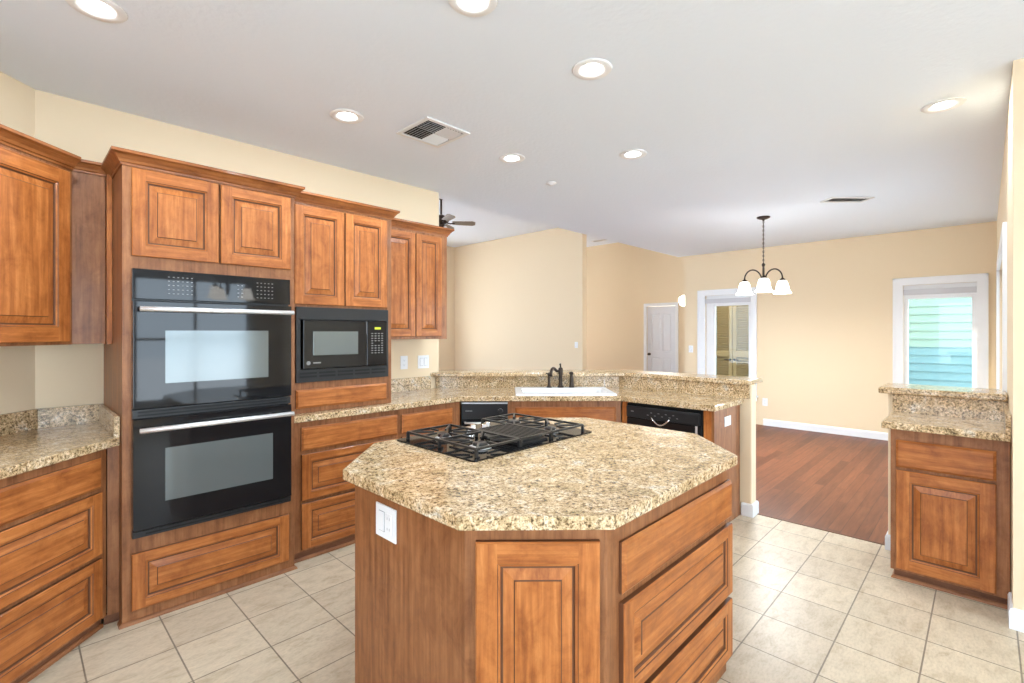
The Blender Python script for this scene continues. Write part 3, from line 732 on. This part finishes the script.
obj('basin', bm, M['porcelain'], sk)
bm = BM(); lathe(bm, [(0.04,0),(0.04,0.004),(0.025,0.005)], 20, (W_/2,D_/2,zb+0.0005)); obj('drain', bm, M['chrome'], sk)
fy = 0.485
fc = thing('faucet', 'dark bronze arched faucet standing behind the white sink', 'faucet', (*rotp(5.585+2*fy*ex,0.03),0.9305), -PI/4)
bm = BM(); lathe(bm, [(0.030,0),(0.030,0.008),(0.020,0.018),(0.017,0.03),(0.016,0.10),(0.020,0.115),(0.022,0.16),(0.019,0.175),(0.008,0.182)], 16, (0.475,0,0)); obj('faucet_body', bm, M['bronze'], fc)
bm = BM(); tube(bm, [(0.475,0,0.150),(0.455,-0.01,0.148),(0.435,-0.025,0.152),(0.415,-0.045,0.172),(0.398,-0.07,0.178),(0.385,-0.10,0.170),(0.376,-0.12,0.145),(0.372,-0.13,0.11)], [0.014,0.013,0.013,0.013,0.013,0.013,0.014,0.017], 12); obj('spout', bm, M['bronze'], fc)
bm = BM(); tube(bm, [(0.475,0,0.180),(0.473,-0.003,0.20),(0.470,-0.006,0.215)], [0.008,0.007,0.010], 10); obj('lever', bm, M['bronze'], fc)
fp = thing('filter_tap', 'slim dark bronze side post left of the faucet', 'tap', (*rotp(5.585+2*fy*ex,0.03),0.9305), -PI/4)
bm = BM(); lathe(bm, [(0.027,0),(0.027,0.006),(0.015,0.014),(0.012,0.03),(0.012,0.10),(0.016,0.118),(0.014,0.13),(0.006,0.136)], 14, (0.370,0,0)); obj('post', bm, M['bronze'], fp)
bm = BM(); tube(bm, [(0.372,0,0.118),(0.352,-0.004,0.126),(0.340,-0.006,0.128)], 0.006, 8); obj('lever', bm, M['bronze'], fp)
sp = thing('side_sprayer', 'short dark side sprayer right of the faucet', 'sprayer', (*rotp(5.585+2*fy*ex,0.03),0.9305), -PI/4)
bm = BM(); lathe(bm, [(0.027,0),(0.027,0.006),(0.019,0.016),(0.020,0.05),(0.016,0.10),(0.012,0.112)], 14, (0.575,0,0)); obj('holder', bm, M['bronze'], sp)
bm = BM(); lathe(bm, [(0.011,0.112),(0.020,0.120),(0.021,0.135),(0.010,0.144)], 14, (0.573,0,0)); obj('spray_head', bm, M['bronze'], sp)

# ---- right cabinet
rc = thing('base_cabinet', 'wooden base cabinet with drawer and door at the right, by the passage', 'cabinet', (3.58,0.398,0), -PI/2)
Wr = 0.398-RW-0.004
carcass(rc, Wr, 0.445, 0.055, 0.872)
toe(rc, 0.015, Wr-0.004, 0.018, 0.43, 0.055); shoe(rc, [(0.015,0.42),(0.015,0.018),(Wr-0.004,0.018)])
drawer(rc, 0.026, 0.438, 0.655, 0.812, flat=True); door(rc, 0.026, 0.438, 0.070, 0.640, fw=0.062)
rct = thing('countertop', 'short granite countertop on the right base cabinet', 'countertop', (0,0,0))
bm = BM(); box(bm, 3.53, 4.028, RW+0.002, 0.436, 0.874, 0.914); obj('slab', bm, M['granite'], rct, bevel=0.006)
bm = BM(); box(bm, 4.008, 4.028, RW+0.002, 0.436, 0.9145, 1.028); obj('backsplash', bm, M['granite'], rct)
bm = BM(); prism(bm, [(3.535,RW+0.002),(3.535,RW+0.022),(4.007,RW+0.022),(4.007,RW+0.002)], 0.9145, 1.012); obj('side_splash', bm, M['granite'], rct)
bm = BM(); box(bm, 3.985, 4.36, RW+0.002, 0.508, 1.0305, 1.072)
tag(obj('raised_bar_top', bm, M['granite'], bevel=0.010), 'short granite bar top above the right counter, in front of the window', 'bar top')

# ---- island
isl = thing('kitchen_island', 'eight-sided wooden kitchen island base with door and drawers under granite', 'island', (0,0,0))
def octo(xa, xb, ya, yb, ch): return [(xa+ch,ya),(xb-ch,ya),(xb,ya+ch),(xb,yb-ch),(xb-ch,yb),(xa+ch,yb),(xa,yb-ch),(xa,ya+ch)]
base = octo(0.912, 2.40, 0.787, 2.01, 0.29)
bm = BM(); prism(bm, base, 0.0, 0.873); obj('cabinet_box', bm, M['fv'], isl)
q0 = Vector(base[7]); q1 = Vector(base[0]); Lf = (q1-q0).length
d = door(isl, 0.032, Lf-0.022, 0.07, 0.832, fw=0.062); d.location = (q0.x,q0.y,0); d.rotation_euler = (0,0,-PI/4)
for za, zb, fl in ((0.648,0.805,True),(0.330,0.622,False),(0.065,0.305,False)):
    d = drawer(isl, 0.0, 0.862, za, zb, flat=fl); d.location = (1.268,0.787,0)
bm = BM(); prism(bm, octo(0.872, 2.438, 0.747, 2.050, 0.31), 0.874, 0.914)
tag(obj('island_countertop', bm, M['granite'], bevel=0.004), 'large eight-sided granite top on the island carrying the gas cooktop', 'countertop')

# ---- cooktop
ck = thing('gas_cooktop', 'black gas cooktop with iron grates set in the island top', 'cooktop', (1.276,1.452,0.9145))
CW, CDp = 0.82, 0.565
bm = BM(); prism(bm, rr(0,CW,0,CDp,0.02,3), 0, 0.007); obj('glass_top', bm, M['blackglass'], ck)
def burner(x, y, r):
    bm = BM(); lathe(bm, [(r*1.25,0.0075),(r*1.3,0.012),(r*0.9,0.018),(r*0.6,0.018)], 24, (x,y,0)); b = obj('burner', bm, M['steel'], ck)
    bm = BM(); lathe(bm, [(r*0.85,0.0185),(r*0.88,0.028),(r*0.6,0.032)], 24, (x,y,0)); obj('burner_cap', bm, M['blackmatte'], b)
B_ = [(0.17,0.15,0.040),(0.17,0.41,0.034),(0.65,0.15,0.034),(0.65,0.41,0.045)]
for b in B_: burner(*b)
zt = 0.040; hb = 0.009
def grate(xa, xb, ya, yb, cs):
    bm = BM()
    c = [(xa,ya),(xb,ya),(xb,yb),(xa,yb)]
    for i in range(4): bar(bm, (*c[i],zt), (*c[(i+1)%4],zt), 0.011, hb)
    for x, y in c + [(xa,(ya+yb)/2),(xb,(ya+yb)/2)]: box(bm, x-0.006, x+0.006, y-0.006, y+0.006, 0.0075, zt)
    bar(bm, (xa,(ya+yb)/2,zt), (xb,(ya+yb)/2,zt), 0.010, hb)
    for (x, y, r) in cs:
        yl, yh = (ya, (ya+yb)/2) if y < (ya+yb)/2 else ((ya+yb)/2, yb)
        for tx, ty in ((xa,yl+(yh-yl)/2),(xb,yl+(yh-yl)/2),(x,yl),(x,yh),(xa,yl),(xb,yl),(xa,yh),(xb,yh)):
            dv = Vector((tx-x, ty-y)); k = 0.045/dv.length
            bar(bm, (tx,ty,zt), (x+dv.x*k,y+dv.y*k,zt), 0.008, hb*0.9)
    return obj('grate', bm, M['blackmatte'], ck)
grate(0.045, 0.300, 0.035, 0.525, B_[:2]); grate(0.525, 0.775, 0.035, 0.525, B_[2:])
bm = BM()
c = [(0.308,0.035),(0.517,0.035),(0.517,0.330),(0.308,0.330)]
for i in range(4): bar(bm, (*c[i],zt), (*c[(i+1)%4],zt), 0.010, hb)
for x, y in c: box(bm, x-0.006, x+0.006, y-0.006, y+0.006, 0.0075, zt)
for k in range(8): bar(bm, (0.331+k*0.0235,0.040,zt-0.002), (0.331+k*0.0235,0.325,zt-0.002), 0.008, 0.010)
obj('vent_grate', bm, M['blackmatte'], ck)
bm = BM(); box(bm, 0.318, 0.508, 0.045, 0.32, 0.0075, 0.016); obj('downdraft_tray', bm, M['blackplastic'], ck)
for k in range(4):
    bm = BM(); lathe(bm, [(0.022,0.0075),(0.021,0.016),(0.017,0.018),(0.016,0.036),(0.012,0.039)], 18, (0.336+0.052*k,0.420+0.03*(k%2),0)); obj('knob', bm, M['chrome'], ck)

# ------------------------------------------------------------------ plates
def plate(name, label, cat, loc, rz, wd, ht, kind, group=None):
    """in local coords: x right, faces -y"""
    t = thing(name, label, cat, loc, rz, group)
    bm = BM(); box(bm, -wd/2, wd/2, -0.006, -0.0005, -ht/2, ht/2); obj('cover_plate', bm, M['plate'], t, bevel=0.002)
    n = len(kind)
    for i, k in enumerate(kind):
        cx = (i-(n-1)/2)*0.046
        if k == 'o':
            for s in (-1,1):
                bm = BM(); prism(bm, [(0,0)]*0 or rr(-0.016,0.016,-0.013,0.013,0.006,3), 0, 0.0015)
                o = obj('receptacle', bm, M['plate'], t); o.rotation_euler = (PI/2,0,0); o.location = (cx,-0.006,s*0.021)
                bm = BM(); box(bm, -0.008,-0.006,-0.004,0.005,0.0015,0.002); box(bm, 0.006,0.008,-0.004,0.005,0.0015,0.002); box(bm, -0.002,0.002,-0.010,-0.006,0.0015,0.002); obj('slots', bm, M['slot'], o)
        elif k == 's':
            bm = BM(); box(bm, cx-0.016, cx+0.016, -0.009, -0.006, -0.033, 0.033); obj('rocker', bm, M['plate'], t, bevel=0.0015)
            bm = BM(); 
            box(bm, cx-0.018, cx+0.018, -0.0065, -0.006, -0.035, 0.035); obj('rocker_gap', bm, M['slot'], t)
        elif k == 'h':
            bm = BM(); box(bm, -0.033, 0.033, -0.0085, -0.006, -0.016, 0.016); obj('receptacle', bm, M['plate'], t)
        elif k == 'g':
            bm = BM(); box(bm, cx-0.017, cx+0.017, -0.0085, -0.006, -0.034, 0.034); r = obj('receptacle', bm, M['plate'], t)
            for s in (-0.018,0.018):
                bm = BM(); box(bm, cx-0.008,cx-0.006,-0.009,-0.0085,s-0.004,s+0.005); box(bm, cx+0.006,cx+0.008,-0.009,-0.0085,s-0.004,s+0.005); obj('slots', bm, M['slot'], r)
            pass
    return t
plate('wall_outlet', 'white duplex outlet on wall under the narrow wall cabinet, nearer the microwave', 'outlet', (2.415,3.68,1.165), 0, 0.075, 0.118, 'o')
plate('wall_switch', 'wide white double switch plate on wall beside the bar end', 'light switch', (2.622,3.68,1.163), 0, 0.120, 0.118, 'ss')
plate('island_outlet', 'wide white outlet plate on the left side of the island', 'outlet', (0.912,1.495,0.770), -PI/2, 0.128, 0.115, 'sg')
plate('peninsula_outlet', 'small white outlet plate on the reddish peninsula end panel', 'outlet', (3.725,1.382,0.770), 0, 0.118, 0.072, 'h')
plate('wall_switch', 'round-cornered white switch on dining wall left of the louver-view window', 'light switch', (8.1,3.61,1.148), -PI/2, 0.075, 0.118, 's')
plate('wall_outlet', 'white outlet low on the dining wall just right of the post', 'outlet', (8.1,2.437,0.36), -PI/2, 0.075, 0.118, 'o')
plate('wall_switch', 'white switch plate at the free end of the living room wall', 'light switch', (7.95,5.92,1.18), -PI/2, 0.075, 0.118, 's')

# ------------------------------------------------------------------ ceiling fixtures
def can(loc):
    t = thing('recessed_light', '', 'ceiling light', (loc[0],loc[1],H), 0, None)
    bm = BM(); lathe(bm, [(0.053,-0.0005),(0.053,-0.003),(0.070,-0.007),(0.094,-0.007),(0.100,-0.0005)], 32); obj('trim_ring', bm, M['cantrim'], t)
    bm = BM(); lathe(bm, [(0.052,-0.0008),(0.048,-0.003)], 32); obj('lens', bm, M['lens'], t)
    l = bpy.data.lights.new('can_light', 'AREA'); l.shape = 'DISK'; l.size = 0.12; l.energy = CAN_POWER; l.color = (0.80,0.915,1.0)
    lo = bpy.data.objects.new('can_light', l); COL.objects.link(lo); lo.parent = t; lo.location = (0,0,-0.012)
    return t
cans = [((0.241,2.57),'recessed ceiling light at the top left, above the left cabinets'),
 ((1.42,2.776),'recessed ceiling light in front of the oven cabinet, left of the square vent'),
 ((2.627,2.555),'recessed ceiling light just right of the square vent'),
 ((3.189,1.859),'recessed ceiling light above the sink corner, farthest of the row'),
 ((2.018,1.406),'recessed ceiling light above the island middle, with visible trim ring'),
 ((3.749,0.176),'recessed ceiling light above the right counter near the right wall'),
 ((1.271,1.451),'recessed ceiling light cut by the top edge, above the near island')]
c0 = can(cans[0][0]); c0['label'] = cans[0][1]; c0['group'] = 'recessed lights in the kitchen ceiling'
for (x, y), lab in cans[1:]: dup(c0, (x,y,H), 0, lab, 'recessed lights in the kitchen ceiling')
bm = BM(); lathe(bm, [(0.048,-0.0005),(0.048,-0.004),(0.03,-0.008),(0.018,-0.02),(0.010,-0.022)], 24, (3.305,2.736,H)); tag(obj('ceiling_sensor', bm, M['cantrim']), 'small round white ceiling sensor between the far recessed lights', 'sensor')
def vent(name, label, x, y, rz, wd, ht, fields, z=H):
    t = thing(name, label, 'ceiling vent', (x,y,z), rz)
    bm = BM(); o = (-wd/2,wd/2,-ht/2,ht/2); b = 0.028
    box(bm, o[0], o[1], o[2], o[2]+b, -0.010, -0.0005); box(bm, o[0], o[1], o[3]-b, o[3], -0.010, -0.0005)
    box(bm, o[0], o[0]+b, o[2]+b, o[3]-b, -0.010, -0.0005); box(bm, o[1]-b, o[1], o[2]+b, o[3]-b, -0.010, -0.0005)
    obj('frame', bm, M['grille'], t, bevel=0.001)
    bm = BM(); box(bm, o[0]+b, o[1]-b, o[2]+b, o[3]-b, -0.0018, -0.0005); obj('duct_opening', bm, M['ductdark'], t)
    for (a0,a1,b0,b1,ax,sg) in fields:
        bm = BM(); n = 6
        for k in range(n):
            if ax == 'x':
                p = b0+(b1-b0)*(k+0.5)/n; h = (b1-b0)/n*0.36
                vs = [(a0,p-h*sg,-0.003),(a1,p-h*sg,-0.003),(a1,p+h*sg,-0.013),(a0,p+h*sg,-0.013)]
            else:
                p = a0+(a1-a0)*(k+0.5)/n; h = (a1-a0)/n*0.36
                vs = [(p-h*sg,b0,-0.003),(p-h*sg,b1,-0.003),(p+h*sg,b1,-0.013),(p+h*sg,b0,-0.013)]
            A_ = [bm.verts.new(v) for v in vs]; B2 = [bm.verts.new((v[0],v[1],v[2]+0.0012)) for v in vs]
            bm.faces.new(A_); bm.faces.new(B2[::-1])
            for i in range(4): bm.faces.new((A_[i], A_[(i+1)%4], B2[(i+1)%4], B2[i]))
        obj('louver_field', bm, M['grille'], t)
    return t
h = 0.135
vent('ceiling_vent', 'square white four-way ceiling vent above the base drawers', 1.93, 2.60, 0, 0.345, 0.345,
     [(-h,-0.004,0.004,h,'y',-1),(0.004,h,0.004,h,'x',1),(-h,-0.004,-h,-0.004,'x',-1),(0.004,h,-h,-0.004,'y',1)])
vent('ceiling_vent', 'narrow white ceiling vent above the passage, right of the chandelier', 5.74, 0.98, -PI/4, 0.42, 0.18,
     [(-0.18,-0.004,-0.06,0.06,'y',-1),(0.004,0.18,-0.06,0.06,'y',-1)])
vent('ceiling_vent', 'dark narrow vent in the entry hall ceiling above the white door', 9.75, 6.55, PI/2, 0.45, 0.16, [(-0.19,0.19,-0.05,0.05,'x',1)], z=H2)

# ------------------------------------------------------------------ chandelier
def chandelier(loc, rz, label):
    t = thing('chandelier', label, 'chandelier', (loc[0],loc[1],H), rz)
    bm = BM(); lathe(bm, [(0.070,-0.0005),(0.068,-0.012),(0.045,-0.024),(0.015,-0.032),(0.008,-0.045)], 24); obj('canopy', bm, M['bronze'], t)
    bm = BM(); z = -0.045; k = 0
    while z > -0.515:
        pts = [(0.007*math.cos(a), 0, z-0.014+0.015*math.sin(a)) if k % 2 else (0, 0.007*math.cos(a), z-0.014+0.015*math.sin(a)) for a in [2*PI*i/10 for i in range(10)]]
        tube(bm, pts, 0.0028, 6, cyc=True); z -= 0.024; k += 1
    tube(bm, [(0.003,0.003,-0.04),(0.003,-0.002,-0.3),(0.0,0.0,-0.53)], 0.002, 6)
    obj('chain', bm, M['bronze'], t)
    bm = BM(); lathe(bm, [(0.006,-0.52),(0.012,-0.53),(0.020,-0.545),(0.011,-0.56),(0.011,-0.70),(0.018,-0.715),(0.026,-0.73),(0.028,-0.75),(0.016,-0.77),(0.022,-0.79),(0.012,-0.81),(0.004,-0.825)], 16); obj('center_column', bm, M['bronze'], t)
    for k in range(3):
        a = 2*PI*k/3 ; dx, dy = math.cos(a), math.sin(a)
        R = 0.225
        bm = BM(); pts = []
        for i in range(15):
            u = i/14; r = 0.015 + (R-0.015)*(0.5-0.5*math.cos(PI*u)) ; zz = -0.74 + 0.125*math.sin(PI*min(1,u*1.0)) *(1.0) + 0.05*u
            pts.append((dx*r, dy*r, zz))
        tube(bm, pts, 0.008, 8); am = obj('arm', bm, M['bronze'], t)
        bm = BM(); lathe(bm, [(0.006,-0.675),(0.010,-0.69),(0.034,-0.712),(0.036,-0.722)], 16, (dx*R,dy*R,0)); obj('socket_cup', bm, M['bronze'], am)
        bm = BM(); lathe(bm, [(0.034,-0.722),(0.048,-0.735),(0.060,-0.77),(0.066,-0.81),(0.078,-0.845),(0.096,-0.868),(0.094,-0.868),(0.070,-0.84)], 24, (dx*R,dy*R,0)); obj('lamp_shade', bm, M['shade'], t)
    l = bpy.data.lights.new('chandelier_light', 'AREA'); l.shape = 'DISK'; l.size = 0.45; l.energy = 22; l.color = (0.92,0.96,1.0)
    lo = bpy.data.objects.new('chandelier_light', l); COL.objects.link(lo); lo.parent = t; lo.location = (0,0,-0.90)
    l2 = bpy.data.lights.new('shade_glow', 'POINT'); l2.energy = 7; l2.shadow_soft_size = 0.2; l2.color = (0.92,0.96,1.0)
    lo2 = bpy.data.objects.new('shade_glow', l2); COL.objects.link(lo2); lo2.parent = t; lo2.location = (0,0,-1.15)
    return t
ch = chandelier((5.96,1.81), math.radians(16.9+180+1), 'bronze three-arm chandelier with white bell shades hanging over the hardwood dining floor')
nk = dup(ch, (2.0,-1.25,H), 0.4, 'bronze three-arm chandelier of the nook, seen only reflected in the upper oven')
for c in list(nk.children):
    if c.type == 'LIGHT': bpy.data.objects.remove(c)

# ------------------------------------------------------------------ ceiling fan
fn = thing('ceiling_fan', 'ceiling fan with taupe blades beyond the narrow wall cabinet', 'ceiling fan', (4.83,6.29,H2))
bm = BM(); lathe(bm, [(0.065,-0.0005),(0.06,-0.03),(0.02,-0.05)], 20); obj('canopy', bm, M['bronze'], fn)
bm = BM(); tube(bm, [(0,0,-0.04),(0,0,-0.30)], 0.016, 10); obj('downrod', bm, M['bronze'], fn)
bm = BM(); lathe(bm, [(0.02,-0.29),(0.06,-0.31),(0.12,-0.345),(0.125,-0.40),(0.09,-0.43),(0.06,-0.44)], 24); obj('motor_housing', bm, M['bronze'], fn)
for k in range(5):
    a = math.radians(-46+72*k + 8); bm = BM(); ca, sa = math.cos(a), math.sin(a)
    pts = [(0.18,-0.05),(0.50,-0.07),(0.55,-0.045),(0.55,0.045),(0.50,0.07),(0.18,0.05)]
    prism(bm, pts, -0.004, 0.004); o = obj('blade', bm, M['blade'] , fn); o.rotation_euler = (math.radians(-16),0,a); o.location = (0,0,-0.42)
    bm = BM(); tube(bm, [(0.08,0,0.0),(0.15,0,-0.015),(0.22,0,-0.006)], 0.010, 8); obj('blade_bracket', bm, M['bronze'], o)
bm = BM(); lathe(bm, [(0.06,-0.441),(0.065,-0.47),(0.04,-0.50)], 20); lk = obj('light_kit', bm, M['bronze'], fn)
for k in range(3):
    a = 2*PI*k/3+0.6; bm = BM(); lathe(bm, [(0.02,0),(0.03,-0.02),(0.05,-0.07),(0.045,-0.07)], 16, (0.10*math.cos(a),0.10*math.sin(a),-0.49)); obj('fan_shade', bm, M['porcelain'], lk)
# hall sconce
hs = thing('wall_sconce', 'white lit globe sconce at the corner above and right of the white door', 'wall light', (8.33,3.722,1.99))
bm = BM(); lathe(bm, [(0.05,0.0),(0.05,0.015),(0.015,0.02),(0.015,0.10)], 16, axis='y'); obj('back_plate', bm, M['bronze'], hs)
bm = BM(); lathe(bm, [(0.03,0.10),(0.085,0.06),(0.095,0.0),(0.07,-0.07),(0.03,-0.09)], 20, (0,0.115,0)); obj('globe', bm, M['shade'], hs)
l = bpy.data.lights.new('sconce_light', 'POINT'); l.energy = 5; l.shadow_soft_size = 0.45; l.color = (1.0,0.93,0.84)
lo = bpy.data.objects.new('sconce_light', l); COL.objects.link(lo); lo.parent = hs; lo.location = (0.35,0.75,-0.1)
